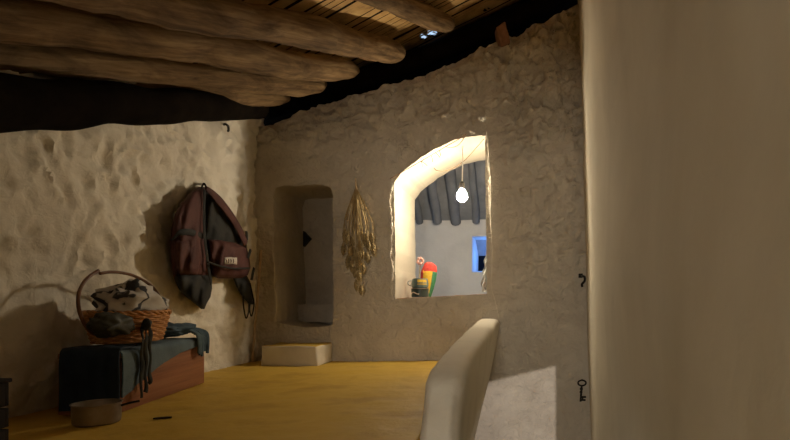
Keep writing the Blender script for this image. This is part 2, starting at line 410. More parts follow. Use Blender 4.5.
# ceiling: close boards over the poles, with two small gaps to the sky
def gap(x, y):
    for px, py, rx, ry in ((424, 38.5, 3.4, 2.2), (432, 35, 4.6, 2.8), (437, 32, 2.2, 2.0), (485, 10, 1.6, 1.2), (488.5, 8.5, 1.1, .8)):
        z = roof_z(x, y) - CZ; qx = VX + F * x / y; qy = VY - F * z / y
        n_ = 1 + 1.0 * noise.noise(V((x * 60, y * 60, 0)))
        if ((qx - px) / rx) ** 2 + ((qy - py) / ry) ** 2 < n_: return True
    return False
bd = V((1, -.42, 0)).normalized(); bn = V((.42, 1, 0)).normalized()
vs, fs = [], []
w = -1.6; rnd = random.Random(3)
while w < 4.7:
    wd = rnd.uniform(.045, .085); lift = rnd.uniform(-.006, .008); tl = rnd.uniform(-.10, .10)
    s = -3.6
    while s < 2.4:
        ctr = bd * s + bn * (w + wd / 2)
        fine = abs(ctr.y - 3.9) < .3 and -1.0 < ctr.x < 0
        st = .012 if fine else .12
        a = s; b = s + st; s = b
        if not (-2.05 < ctr.x < .62 and -.5 < ctr.y < 4.25): continue
        cols = 6 if fine else 1
        for c_ in range(cols):
            e0 = w + .003 + (wd - .006) * c_ / cols; e1 = w + .003 + (wd - .006) * (c_ + 1) / cols
            mid = bd * (a + b) / 2 + bn * (e0 + e1) / 2
            if fine and gap(mid.x, mid.y): continue
            n0 = len(vs)
            for (q, e) in ((a, e0), (b, e0), (b, e1), (a, e1)):
                p = bd * q + bn * e; arc = -.004 * math.sin(math.pi * (e - w) / wd)
                bow = .006 * noise.noise(V((q * 2.5, w * 9, 0)))
                p.z = roof_z(p.x, p.y) + lift + tl * (e - w - wd / 2) + arc + bow; vs.append(p)
            fs.append((n0, n0 + 1, n0 + 2, n0 + 3))
    w += wd
ceil = struct('ceiling', (vs, fs), 'plank', smooth_deg=0)
# the earth layer over the boards
vs, fs = [], []
def cellgrid(x0, x1, y0, y1, st, test):
    nx = round((x1 - x0) / st); ny = round((y1 - y0) / st)
    for i in range(nx):
        for j in range(ny):
            xa, xb, ya, yb = x0 + i * st, x0 + (i + 1) * st, y0 + j * st, y0 + (j + 1) * st
            if test and gap((xa + xb) / 2, (ya + yb) / 2): continue
            n0 = len(vs)
            for x, y in ((xa, ya), (xb, ya), (xb, yb), (xa, yb)): vs.append(V((x, y, roof_z(x, y) + .02)))
            fs.append((n0, n0 + 1, n0 + 2, n0 + 3))
X0, X1, Y0, Y1 = -1.0, .0, 3.6, 4.2
cellgrid(X0, X1, Y0, Y1, .01, True)
for x0, x1, y0, y1 in ((-2.2, X0, -.6, 4.6), (X1, .8, -.6, 4.6), (X0, X1, -.6, Y0), (X0, X1, Y1, 4.6)):
    n0 = len(vs)
    for x, y in ((x0, y0), (x1, y0), (x1, y1), (x0, y1)): vs.append(V((x, y, roof_z(x, y) + .02)))
    fs.append((n0, n0 + 1, n0 + 2, n0 + 3))
struct('ceiling_earth', (vs, fs), 'shade_black', smooth_deg=0)

# roof poles
def pole(px, py, Y, r, label, seed, mat='pole', y_near=-.35, d=PD):
    e = at(px, py, Y); pts, rs = [], []
    N = 90
    for i in range(N + 1):
        y = lerp(Y, y_near, i / N); p = e + d * (y - Y)
        a = i / N * 14 + seed
        p += V((noise.noise(V((a * .35, seed, 0))), 0, noise.noise(V((a * .35, seed, 9))))) * .045
        pts.append(p)
        k = 1 + .12 * noise.noise(V((a * .8, seed, 4))) + .06 * noise.noise(V((a * 2.3, seed, 7)))
        if i < 4: k *= math.sqrt(1 - ((4 - i) / 4.3) ** 2)
        rs.append(r * k)
    vs, fs = tube(pts, rs, 20)
    vs = [v + V((fr(v, 9, 3, seed), 0, fr(v, 9, 3, seed + 3))) * r * .15 for v in vs]
    o = mk('roof_pole', (vs, fs), mat, smooth_deg=60); rebase(o, e)
    qr = V((0, 1, 0)).rotation_difference(d); o.data.transform(qr.inverted().to_matrix().to_4x4()); o.rotation_euler = qr.to_euler()
    return tag(o, label, 'pole', 'rough timber poles carrying the roof')
pole(447, 22, 3.62, .064, 'rightmost roof pole, its blunt end just above the bright gap in the roof', 1.3)
pole(400, 53, 3.68, .078, 'thick bright roof pole whose blunt end stops left of the bright gap', 5.1)
pole(356, 70, 3.70, .074, 'knobbly roof pole, third from the right, crossing to the top left corner', 9.7)
pole(322, 84, 3.70, .060, 'thinner roof pole right below the knobbly one', 14.2)
pole(288, 97, 3.70, .066, 'dim roof pole second up from the left wall', 18.8)
lp0 = [at(x, y, 1.75 * F / (VX - x)) for x, y in ((258, 108), (200, 106), (140, 106), (80, 104), (20, 102), (-60, 100), (-200, 96))]
lq = spline(lp0, 8)
o = mk('wall_plate', tube([p + V((0, 0, noise.noise(p * 3) * .02)) for p in lq], [lerp(.075, .105, i / len(lq)) * (1 + .08 * noise.noise(p * 5)) for i, p in enumerate(lq)], 16, flat=1.0), 'shade_black', smooth_deg=70); rebase(o, lq[0])  # coloured black for the shade below the poles
tag(o, 'thick timber, painted black as shade, lying along the top of the left wall', 'beam')
# plate added on the wall ledge, painted black as the shade there
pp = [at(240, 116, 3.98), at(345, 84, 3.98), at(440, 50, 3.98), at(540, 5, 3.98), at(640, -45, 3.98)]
pl = spline(pp, 10); o = mk('wall_plate', tube(pl, [.075 + .012 * noise.noise(p * 4) for p in pl], 14), 'shade_black'); rebase(o, pp[0])
tag(o, 'added timber painted black as shade, lying along the top of the far wall behind the pole ends', 'beam')
# adobe brick end at the wall top
b = at(502, 38, D)
o = mk('adobe_brick', box(-.034, .034, -.07, .10, -.062, .062, .008, 2, 3, .02, 3), 'brick')
o.rotation_euler = (.1, -.42, .15); o.location = b + V((0, .0, 0)); tag(o, 'reddish broken brick end jutting from the top of the far wall', 'brick')

# ------------------------------------------------------------------ doorway pieces and step
struct('trim_1', slab(20, 3, lambda u, v: at(lerp(291, 345, u), lerp(322, 304.5, v), 4.10) + V((0, fr((u * 3, v, 0), 2, 2, 5) * .01, 0)), (0, .12, 0)), 'wall_back')
ridge = spline([at(274, 238, D), at(275, 262, D), at(276, 290, D), at(277, 322, D)], 10)
struct('trim_2', tube([p + V((-.004 + fr(p, 12, 3, 6) * .01, -.006, 0)) for p in ridge], [max(.002, .006 + fr(p, 14, 3, 3) * .007) for p in ridge], 8), 'wall_left')
a, b2 = at(262, 345, 3.52), at(318, 346, 3.52)
stp = mk('door_step', box(a.x, b2.x + .005, 3.50, 3.78, -.01, at(300, 345.5, 3.52).z, .012, 2, 6, .008, 2), ['parapet', 'floor'], smooth_deg=50)
for p in stp.data.polygons:
    if p.normal.z > .8: p.material_index = 1
rebase(stp, ((a.x + b2.x) / 2, 3.64, 0)); tag(stp, 'low plastered step with a yellow top below the doorway recess', 'step')
t0 = [at(303, 231, 4.21), at(310, 238.5, 4.21), at(303, 246.5, 4.21)]  # dark triangle drawn as a thin black prism
o = mk('dark_triangle', prism(t0, (0, .06, 0)), 'iron', smooth_deg=0); 
o.data.transform(Matrix.Translation((0, .0, 0))); rebase(o, t0[1]); tag(o, 'small black triangular mark on the inner wall of the doorway recess', 'plate')

# ------------------------------------------------------------------ the arched opening: sill, things on it, twine, cable
sill = [at(396, 299.0, D), at(486.5, 294.5, D)]
sl = mk('trim_3', slab(30, 8, lambda u, v: V((lerp(sill[0].x, sill[1].x, u), lerp(3.775, 4.42, v), lerp(sill[0].z, sill[1].z, u) + .004 + .004 * fr((u * 4, v * 3, 0), 2, 3, 2))), (0, 0, -.03)), 'terracotta')
sl['kind'] = 'structure'
def sill_z(x): return lerp(sill[0].z, sill[1].z, (x - sill[0].x) / (sill[1].x - sill[0].x)) + .006
YS = 3.90
# dark tin
c = at(420, 300, YS); c.z = sill_z(c.x)
t = empty('dark_tin', c, 'dark green round tin on the window sill, under the grey cup', 'tin')
R = 8.6 / F * YS; H = 8.6 / F * YS
mk('body', lathe([(R * .94, 0), (R, .004), (R, H - .006), (R * 1.03, H - .004), (R * 1.03, H), (R * .9, H + .001)], c, 28), 'tin', t)
mk('rim', tube([c + V((math.cos(k / 28 * 6.2832) * R * 1.01, math.sin(k / 28 * 6.2832) * R * 1.01, H * .98)) for k in range(28)], .003, 6, closed=True), 'metal', t)
pl = [c + V((math.cos(a_) * R * 1.02, math.sin(a_) * R * 1.02, H * .45 + .006 * math.sin(a_ * 5))) for a_ in [math.radians(-150 + i * 6) for i in range(12)]]
mk('clasp', tube(pl, .0035, 6), 'label', t)
# grey cup with yellow band
c2 = c + V((0, 0, H + .001)); R2 = 8.4 / F * YS; H2 = 9.8 / F * YS
t = empty('glazed_cup', c2, 'grey green cup with a yellow patch stacked on the dark tin', 'cup')
mk('body', lathe([(R2 * .8, 0), (R2 * .98, .008), (R2, H2 * .5), (R2 * .92, H2 * .85), (R2 * .86, H2), (R2 * .8, H2), (R2 * .8, H2 * .4), (R2 * .3, H2 * .3)], c2, 30), 'cup', t)
pv = slab(10, 4, lambda u, v: c2 + V((math.cos(math.radians(lerp(-98, -28, u))) * R2 * lerp(1.01, .93, v), math.sin(math.radians(lerp(-98, -28, u))) * R2 * lerp(1.01, .93, v), H2 * lerp(.38, .88, v))), lambda u, v: c2 + V((math.cos(math.radians(lerp(-98, -28, u))) * R2 * .86, math.sin(math.radians(lerp(-98, -28, u))) * R2 * .86, H2 * lerp(.38, .86, v))))
mk('patch', pv, 'yellow', t)
hd = [c2 + V((-R2 * .95, -.012, H2 * .8)), c2 + V((-R2 * 1.3, -.016, H2 * .7)), c2 + V((-R2 * 1.32, -.016, H2 * .4)), c2 + V((-R2 * .97, -.012, H2 * .25))]
mk('handle', tube(spline(hd, 5), .005, 8), 'pale_cloth', t)
# striped knitted cap behind
YC = 4.05
def cap_pt(u, v, front):   # v up, u across
    px = interp([(0, 422.5), (.25, 421), (.5, 420.3), (.75, 420.8), (1, 424.5)], v); qx = interp([(0, 431), (.25, 433.8), (.5, 436), (.75, 437.2), (.92, 436.6), (1, 433.5)], v)
    py = lerp(296, 262.5, v) - 1.5 * math.sin(u * math.pi) * v
    x = lerp(px, qx, u); bul = math.sqrt(max(0, 1 - (2 * u - 1) ** 2)) * math.sqrt(max(0.02, 1 - max(0, (v - .55) / .46) ** 2))
    p = at(x, py, YC); p.y += (-1 if front else 1) * .045 * bul + .002 * math.sin(v * 60); return p
vf = slab(18, 26, lambda u, v: cap_pt(u, v, True), lambda u, v: cap_pt(u, v, False))
fm = []
for q in vf[1]:
    m_ = sum((V(vf[0][i]) for i in q), V((0, 0, 0))) / len(q)
    px = VX + F * m_.x / m_.y; py = VY - F * (m_.z - CZ) / m_.y
    if py < 270.5 + .12 * (px - 428): k = 0
    else: k = 1 if px < 432.3 - (py - 272) * .16 else 2
    if k == 1 and px < 423.2: k = 0
    fm.append(k)
cap = mk('knitted_cap', vf, ['red', 'yellow', 'green'], fmat=fm, smooth_deg=70); zmin = min(v.co.z for v in cap.data.vertices)
cb_ = at(427, 290, YC); cap.data.transform(Matrix.Translation((0, 0, sill_z(cb_.x) - zmin))) ; rebase(cap, (cb_.x, YC, sill_z(cb_.x)))
tag(cap, 'red, yellow and green woollen cap standing behind the cup on the window sill', 'cap')
# pink dried flower on a stem
c = at(419, 297, 4.0); c.z = sill_z(c.x)
t = empty('dried_flower', c, 'pink dried flower on a thin stick, left of the striped cap', 'flower')
top = at(420.5, 262, 4.0)
mk('stem', tube(spline([c, at(419, 280, 4.0), top], 6), .0035, 6), 'herb', t)
for k in range(9):
    a_ = k / 9 * 6.283; q = top + V((math.cos(a_) * .017, -.005 - .008 * (k % 2), math.sin(a_) * .02 + .006))
    mk('petal', ball(q, .0115, 6, .9, .5, 1.0), 'pink', t)
# pale cloth hanging at the right side of the opening
def cl(u, v): 
    x = at(interp([(0, 481.4), (.2, 481.2), (.5, 482.6), (.75, 484.2), (1, 485.4)], v) + u * 5, lerp(292, 254, v), 4.28)
    return x + V((.006 * math.sin(v * 21 + u * 3), .02 * math.sin(u * 9) + .01 * math.sin(v * 13), 0))
o = mk('hanging_cloth', slab(12, 30, cl, (.01, .03, 0)), 'pale_cloth', smooth_deg=70); rebase(o, at(486, 292, 4.28))
tag(o, 'pale bunched cloth at the right side of the arched opening', 'cloth')
# twine strung across the arch
t = empty('twine_garland', at(394, 177, D), 'thin brown twine strung slantwise across the top of the arched opening with dangling ends', 'garland')
ln = [at(389, 179, 3.725), at(394, 176.5, 3.72), at(410, 167.5, 3.73), at(430, 156, 3.74), at(445, 147, 3.74), at(459, 139, 3.735), at(466, 134, 3.72)]
mk('strand', tube(spline(ln, 5), .0026, 5), 'twine', t)
for px0, py0, px1, py1 in ((421, 161, 422, 167), (421, 161, 427.5, 166), (431, 155.5, 432.5, 162), (435, 152.5, 440, 157.5), (439, 150.5, 440.5, 156)):
    mk('dangling_end', tube(spline([at(px0, py0, 3.74), at((px0 + px1) / 2 + .6, (py0 + py1) / 2, 3.745), at(px1, py1, 3.74)], 4), .0023, 5), 'twine', t)
ln = [at(434, 168, 3.9), at(437, 170.5, 3.9), at(444, 171, 3.9), at(452, 168.5, 3.9), at(460, 164, 3.9), at(468, 157, 3.88), at(484, 139, 3.76)]
mk('strand', tube(spline(ln, 6), .0023, 5), 'twine', t)
ln = [at(446, 147, 3.74), at(452, 147.5, 3.75), at(459, 144.5, 3.75), at(465, 136.5, 3.74)]
mk('strand', tube(spline(ln, 6), .002, 5), 'twine', t)
mk('nail', tube([at(389, 179, 3.71), at(389, 179, 3.80)], .006, 8), 'label', t)
# cable by the right jamb
ln = [at(486.5, 131, 3.72), at(488.5, 150, 3.715), at(491, 185, 3.715), at(490.5, 215, 3.715), at(492.5, 250, 3.715), at(491.5, 285, 3.712), at(495, 300, 3.71), at(499, 318, 3.70)]
o = mk('electric_cable', tube(spline(ln, 8), .0032, 6), 'wall_left'); rebase(o, ln[-1]); tag(o, 'thin limewashed cable running down the wall right of the arched opening', 'cable')
# chipped pale plaster beside the arch edges
for pts_, nm in (([(486.5, 136), (489, 150), (488.5, 165), (490, 180), (489, 196), (490, 210)], 'trim_4'), ([(392, 183), (390.5, 200), (392, 225), (391, 250), (392.5, 275), (392, 300)], 'trim_5')):
    q = spline([at(x, y, 3.742) for x, y in pts_], 12)
    struct(nm, tube([p + V((fr(p, 25, 3, 2) * .012, 0, fr(p, 25, 3, 5) * .012)) for p in q], [max(.001, .004 + fr(p, 30, 3, 4) * .008) for p in q], 7), 'wall_left')

# ------------------------------------------------------------------ the room beyond the opening
YF = 5.5
def far_fn(u, v):
    x = lerp(-3.0, 1.4, u); z = lerp(-.1, CZ + 78 / F * YF + .05 * noise.noise(V((u * 22, 0, 0))) , v); p = V((x, YF, z))
    return V((x, YF + fr(p, 2, 4, 80) * .02, z))
fw = struct('wall_far_room', slab(80, 40, far_fn, (0, .5, 0)), ['far', 'far'])
rec = [(470, 234.5), (502, 234.5), (502, 272.5), (470, 272.5)]; recb = [(479, 243), (500, 243), (500, 271), (478.5, 271)]
A_ = [at(x, y, YF - .1) for x, y in rec]; B_ = [at(x, y, YF + .36) for x, y in recb]
cc = mk('cut', (A_ + B_, [(0, 1, 2, 3), (7, 6, 5, 4)] + [(i, (i + 1) % 4, 4 + (i + 1) % 4, 4 + i) for i in range(4)]), 'far'); cut(fw, [cc])
q = [p + V((0, -.02, 0)) for p in B_]
wn = struct('window_1', prism(q, (0, .03, 0)), 'pane', smooth_deg=0)
struct('wall_far_left', box(-3.05, -2.9, 4.4, 7.4, -.1, 3), 'far'); struct('wall_far_side', box(1.3, 1.45, 4.4, 7.4, -.1, 3), 'far')
struct('floor_far_room', box(-3.0, 1.4, 4.40, 7.4, -.2, -.06), 'far')
def froof(x, y): return lerp(2.2, CZ + 76 / F * YF, (y - 4.4) / (YF - 4.4))
struct('ceiling_far_room', slab(4, 4, lambda u, v: V((lerp(-3.1, 1.5, u), lerp(4.35, 6.2, v), froof(0, lerp(4.35, 6.2, v)))), (0, 0, .1)), 'far_roof')
for i, px in enumerate((418, 437, 455, 476)):
    x = (px - VX) / F * (YF - .1); s = i * 3.1
    q = [V((x + .008 * noise.noise(V((s, k * .3, 0))), lerp(4.5, YF - .02 - .05 * (i % 2), k / 20), froof(0, lerp(4.5, YF - .02, k / 20)) - .035)) for k in range(21)]
    o = mk('rafter', tube(q, [(.035 + .008 * (i % 3)) * (1 + .15 * noise.noise(V((s, k * .5, 3)))) for k in range(21)], 10), 'smoked'); rebase(o, q[-1])
    tag(o, ['leftmost', 'second from left', 'third from left', 'rightmost'][i] + ' dark rafter under the roof of the room beyond the arch', 'rafter', 'rafters in the room beyond')
BULB = at(462, 196, 3.84)
t = empty('hanging_bulb', BULB + V((0, 0, .09)), 'bare glowing bulb hanging on a cord inside the arched opening', 'lamp')
mk('bulb', lathe([(.012, .055), (.016, .045), (.03, .025), (.038, 0), (.034, -.02), (.02, -.036), (.002, -.041)], BULB, 20), 'bulb', t)
mk('socket', lathe([(.016, .05), (.018, .055), (.018, .09), (.01, .098), (.004, .1)], BULB, 14), 'iron', t)
mk('cord', tube([BULB + V((0, 0, .1)), BULB + V((.004, 0, .2)), V((BULB.x + .004, BULB.y, at(460, 146, 3.84).z))], .004, 6), 'white_wire', t)

# ------------------------------------------------------------------ herbs on the wall
TB = at(355.5, 178, 3.70)
t = empty('dried_herb_bunch', TB, 'bunch of dried herbs hanging upside down on the wall left of the arch', 'herbs')
mk('tie', tube([at(355.3, 178, 3.71), at(355.8, 186, 3.70), at(356, 192, 3.705)], [.004, .005, .007], 7), 'stick', t)
rnd = random.Random(11)
ends = [(345, 232), (347.5, 236), (343.5, 246), (350, 248), (352, 240), (354, 250), (357, 256), (360, 244), (362, 252), (365, 236), (368, 243), (371.5, 236), (373, 246), (358, 262), (352, 262), (363, 266), (359, 274), (356.5, 282), (361, 288), (367, 255), (348, 258), (355, 270)]
for i, (ex, ey) in enumerate(ends):
    bow = (ex - 356) * 1.0; yy = 3.715 - rnd.uniform(.0, .05)
    p = [at(355.8, 187, 3.705), at(355.8 + bow * .55 + rnd.uniform(-1, 1), lerp(190, ey, .32), yy), at(356 + bow * 1.02, lerp(190, ey, .68), yy), at(ex, ey, yy)]
    mk('stem', tube(spline(p, 6), [.0028] * 13 + [.002] * 6, 5), 'herb', t)
    L = rnd.uniform(9, 14); sv = []
    for k in range(11):
        f_ = k / 10; rr_ = (1.7 * math.sin(math.pi * min(1, .15 + .85 * f_)) + .25) / F * 3.7
        for h in range(3):
            a_ = h * 2.09 + k * 1.1
            q = at(ex + .12 * bow * f_ * .3, ey - 2 + L * f_, yy) + V((math.cos(a_), -abs(math.sin(a_)) * .8, .3 * math.sin(a_ * 2))) * rr_ * .8
            sv.append(ball(q, rr_ * .48 + .0012, 5, 1, 1, 1.4))
    mk('seed_head', join(*sv), 'seed', t)
# stick in the corner
st = [at(252.5, 360.5, 3.66), at(255, 325, 3.675), at(258, 290, 3.69), at(261, 250, 3.705)]
st[0].z = .004
o = mk('walking_stick', tube(spline(st, 8), .0085, 9), 'stick'); rebase(o, st[0]); tag(o, 'thin pale stick leaning in the corner right of the backpack', 'stick')
# key
K0 = at(582, 383, 3.70)
t = empty('iron_key', K0, 'old black iron key hanging on the far wall low beside the right wall', 'key')
mk('bow', tube([K0 + V((math.cos(a_ / 24 * 6.283) * .026, 0, math.sin(a_ / 24 * 6.283) * .018)) for a_ in range(24)], .0055, 8, closed=True), 'iron', t)
sh0, sh1 = at(581.7, 386, 3.70), at(580.5, 401.5, 3.70)
mk('shank', join(tube([sh0, sh1], .007, 10), ball(at(581.3, 389, 3.70), .011, 6), ball(at(581, 392, 3.70), .010, 6)), 'iron', t)
b0 = at(581, 397, 3.70)
mk('bit', join(box(b0.x, b0.x + .033, 3.696, 3.704, b0.z - .006, b0.z + .006, .001), box(b0.x, b0.x + .03, 3.696, 3.704, b0.z - .026, b0.z - .014, .001), box(b0.x + .006, b0.x + .016, 3.697, 3.703, b0.z - .016, b0.z)), 'iron', t)
mk('nail', tube([at(582, 379.5, 3.68), at(582, 379.5, 3.80)], .004, 8), 'iron', t)
hk = [at(580, 276, 3.78), at(582, 276, 3.70), at(584.5, 277, 3.66), at(584.5, 281, 3.655), at(582, 284, 3.67), at(582.3, 286.5, 3.68)]
t = empty('iron_hook', hk[0], 'small black iron hook in the far wall by the right wall, above the key', 'hook')
mk('shank', tube(spline(hk, 6), .008, 8), 'iron', t); mk('plate', box(hk[1].x - .02, hk[1].x + .006, 3.70, 3.745, hk[0].z - .014, hk[0].z + .014, .003), 'iron', t)

# ------------------------------------------------------------------ chest, cloths, basket
CF, CN = V((-1.622, 2.79, 0)), V((-1.505, 2.05, 0))      # front lower corners, far and near
ax = (CF - CN); LEN = ax.length; ax.normalize(); bk = V((-ax.y, ax.x, 0)); bk = bk if bk.x < 0 else -bk
CW, CH = .20, .224
def ch_pt(s, d, z): return CN + ax * s + bk * d + V((0, 0, z))
def obox(s0, s1, d0, d1, z0, z1, bev=.004):
    vs, fs = box(s0, s1, d0, d1, z0, z1, bev); return [ch_pt(v.x, v.y, v.z) for v in vs], fs
cpos = ch_pt(LEN / 2, CW / 2, 0)
t = empty('wooden_chest', cpos, 'low reddish brown wooden chest against the left wall', 'chest')
mk('front_panel', obox(0, LEN, 0, .018, .002, CH - .02), 'chest', t); mk('back_panel', obox(0, LEN, CW - .018, CW, .002, CH - .02), 'chest', t)
mk('end_panel', obox(0, .018, .019, CW - .019, .002, CH - .02), 'chest', t); mk('end_panel', obox(LEN - .018, LEN, .019, CW - .019, .002, CH - .02), 'chest', t)
mk('lid', obox(-.004, LEN + .004, -.005, CW, CH - .0195, CH, .004), 'chest', t)
def drape(s0, s1, d_back, drop, seed, amp=.006, nu=34, nv=44, base=.004, end=False, th=.005, s_shift=0.0):
    def pt(u, v, o):
        s = lerp(s0, s1, u); dr = drop(u); tot = d_back + dr; l = v * tot
        w_ = amp * (fr((s * 6, l * 5, 0), 1.5, 3, seed)) + amp * .6 * math.sin(s * 46 + seed + l * 6)
        if l < d_back - .012:
            p = (s, d_back - l, CH + base + o + abs(w_) * .7)
        else:
            k = min(1, (l - d_back + .012) / .024) * math.pi / 2; down = max(0, l - d_back - .012)
            rr = .012 + base + o + abs(w_) * .8 * min(1, down * 12 + .3)
            p = (s + s_shift * down, -rr * math.sin(k) + .012 - .004 , CH - .012 + rr * math.cos(k) - down)
        return ch_pt(*p)
    return slab(nu, nv, lambda u, v: pt(u, v, th), lambda u, v: pt(u, v, 0))
g = mk('folded_blanket', drape(.0, .66, .185, lambda u: interp([(0, .165), (.2, .12), (.45, .075), (.7, .045), (1, .03)], u), 3, base=.003), 'blue_grey', smooth_deg=70); rebase(g, ch_pt(.33, .12, CH))
tag(g, 'slate blue blanket spread over the chest and hanging down its front', 'blanket')
# navy cloth over the near end
def navy(u, v, o):
    d = lerp(.18, -.012, u); l = v * .31
    w_ = .006 * math.sin(d * 60 + 1) + .006 * fr((d * 8, l * 6, 0), 1, 3, 8)
    if l < .10: return ch_pt(.10 - l, d, CH + .0135 + o + abs(w_) * .5)
    k = min(1, (l - .10) / .02) * math.pi / 2; down = max(0, l - .11)
    return ch_pt(-(.010 + o + abs(w_)) * math.sin(k) - .006 * (k > 0), d, CH - .003 + (.0165 + o) * math.cos(k) - down)
n_ = mk('navy_cloth', slab(30, 36, lambda u, v: navy(u, v, .006), lambda u, v: navy(u, v, 0)), 'blue_dark', smooth_deg=70); rebase(n_, ch_pt(.05, .12, CH))
tag(n_, 'navy cloth hanging over the near end of the chest', 'cloth')
# basket
BC = V((-1.655, 2.31, CH + .022)); BA, BB, BH = .205, .12, .115      # along wall, across, height
ang = math.atan2(ax.y, ax.x)
def bas(a_, k, z): # a point of the basket wall: angle, radius factor, height
    q = ax * (math.cos(a_) * BA * k) - bk * (math.sin(a_) * BB * k); return BC + q + V((0, 0, z))
def flare(z): return .80 + .22 * (z / BH)
t = empty('wicker_basket', BC, 'oval wicker basket with a tall bent cane handle on the chest', 'basket')
NS = 26; wv = []
for r_ in range(13):
    z = .006 + r_ * (BH - .01) / 12
    pts = []
    for k in range(NS * 4):
        a_ = k / (NS * 4) * 2 * math.pi; pts.append(bas(a_, flare(z) + .032 * math.cos(a_ * NS / 2 * 1 + (r_ % 2) * math.pi), z))
    wv.append(tube(pts, .0056, 6, closed=True))
bt = lathe([(.001, .003), (.8, .003), (.8, .009), (.001, .009)], (0, 0, 0), 40)
bt = ([bas(math.atan2(v.y, v.x), V((v.x, v.y)).length, v.z) for v in bt[0]], bt[1])
for k in range(NS):
    a_ = 2 * math.pi * (k + .5) / NS; wv.append(tube([bas(a_, flare(0), .002), bas(a_, flare(BH / 2), BH / 2), bas(a_, flare(BH), BH)], .0045, 6))
wv.append(bt)
mk('woven_body', join(*wv), 'wicker', t, smooth_deg=70)
rm = []
for ph in (0, math.pi):
    rm.append(tube([bas(k / 120 * 2 * math.pi, flare(BH) + .035 * math.cos(k / 120 * 2 * math.pi * 16 + ph), BH + .004 + .006 * math.sin(k / 120 * 2 * math.pi * 16 + ph)) for k in range(120)], .006, 6, closed=True))
mk('rim', join(*rm), 'wicker', t, smooth_deg=70)
hoffs = .19
def hoop_off(py): return lerp(.125, .20, smooth(272, 325, py))
h1 = [(99.5, 336), (90, 331), (82.5, 320), (78.5, 306), (79, 293), (83.5, 283), (90, 276), (98.5, 270.5)]
h2 = [(100, 273.5), (110, 272), (122, 272.8), (134, 275.8), (146, 282), (155, 290), (161, 300), (164, 311), (162, 320), (156, 328)]
hp_ = [onl(x, y, hoop_off(y)) for x, y in h1]; mk('handle', tube(spline(hp_, 6), .0065, 8), 'hoop', t)
hp_ = [onl(x, y, hoop_off(y)) for x, y in h2]; mk('handle', tube(spline(hp_, 6), .0065, 8), 'hoop', t)
# bundle in the basket
def heap(c, ra, rb, rc, seed, amp, n=44):
    vs, fs = ball((0, 0, 0), 1, n // 2)
    out = []
    for v in vs:
        d = v.normalized(); f_ = 1 + amp * fr(d, 1.7, 4, seed) + amp * .7 * (abs(fr(d, 2.6, 2, seed + 4)) - .25)
        p = ax * (d.x * ra * f_) - bk * (d.y * rb * f_) + V((0, 0, d.z * rc * f_)); out.append(V(c) + p)
    return out, fs
hc = onl(130, 312, .20)
o = mk('striped_cloth', heap((hc.x, hc.y, .402), .145, .10, .084, 2.3, .30), 'striped', smooth_deg=80); rebase(o, (hc.x, hc.y, .33))
tag(o, 'bundled off white cloth with dark stripes in the basket', 'cloth')
hc2 = onl(112, 328, .275)
o = mk('olive_cloth', heap((hc2.x, hc2.y, .325), .105, .058, .045, 7.7, .25), 'olive', smooth_deg=80); rebase(o, (hc2.x, hc2.y, .33))
tag(o, 'dark olive cloth bulging over the front rim of the basket', 'cloth')
# dark sash hanging over the basket front
t = empty('knotted_cloth', BC + V((.12, 0, .1)), 'dark knotted cloth hanging in strips from the basket over the chest front', 'cloth')
for j, (xa, xb, yb, dz) in enumerate(((143, 141, 398, 0), (146.5, 145.5, 392, .004), (150.5, 149.5, 383, .002))):
    X = lambda px, py, s: at(px, py, s)
    def front_y(px):  # depth where the chest front plane is seen at px, plus a little clearance
        k = (px - VX) / F; A0 = CN - bk * (.03 + dz); 
        # intersect ray (k*y, y) with the line A0 + ax*t
        tt = (A0.x - k * A0.y) / (k * ax.y - ax.x); return (A0 + ax * tt).y
    ybas = (-1.655 + BB * 1.15) * F / (145 - VX)
    q = [at(xa, 322, ybas * 1.015), at(xa - .3, 330, ybas), at(xa - .5, 342, front_y(xa) * .995), at((xa + xb) / 2, 360, front_y(xa)), at(xb + .6, 378, front_y(xb)), at(xb, yb, front_y(xb))]
    qs = spline(q, 6)
    mk('tail', tube([p + V((0, .004 * math.sin(i * .7 + j), 0)) for i, p in enumerate(qs)], [.010 + .003 * math.sin(i * .4 + j * 2) for i in range(len(qs))], 8, flat=.45, up=-bk), 'sash', t, smooth_deg=70)
kn = at(146.5, 325, ybas * .995)
mk('knot', ([kn + V((v.x, v.y, v.z)) * (1 + .25 * fr(v, 30, 2, 3)) for v in ball((0, 0, 0), .015, 10, 1, .9, 1.5)[0]], ball((0, 0, 0), .015, 10)[1]), 'sash', t, smooth_deg=80)
# blue fringed scarf on the far end of the chest
t = empty('fringed_scarf', ch_pt(.66, .1, CH), 'teal blue scarf with a fringe heaped on the far end of the chest', 'scarf')
vs, fs = heap((0, 0, 0), .105, .085, .032, 5.5, .35)
sc = ch_pt(.63, .10, CH + .048); mk('wrap', ([v + sc for v in vs], fs), 'blue', t, smooth_deg=80)
rnd = random.Random(5)
for k in range(12):
    s_ = .60 + k * .011; dr = rnd.uniform(.03, .085)
    q = [ch_pt(s_ - .01, .05, CH + .052), ch_pt(s_ + .005, .012, CH + .046), ch_pt(s_ + .012, -.022, CH + .02), ch_pt(s_ + .014 + rnd.uniform(-.01, .01), -.024, CH - dr)]
    mk('fringe', tube(spline(q, 5), .0052, 6), 'blue', t)
for k in range(4):
    q = [ch_pt(.70, .07 + k * .015, CH + .055), ch_pt(.74, .06 + k * .012, CH + .05), ch_pt(.765 + .005 * k, .05 + k * .012, CH + .018 + .006 * k)]
    mk('fringe', tube(spline(q, 5), .005, 6), 'blue', t)

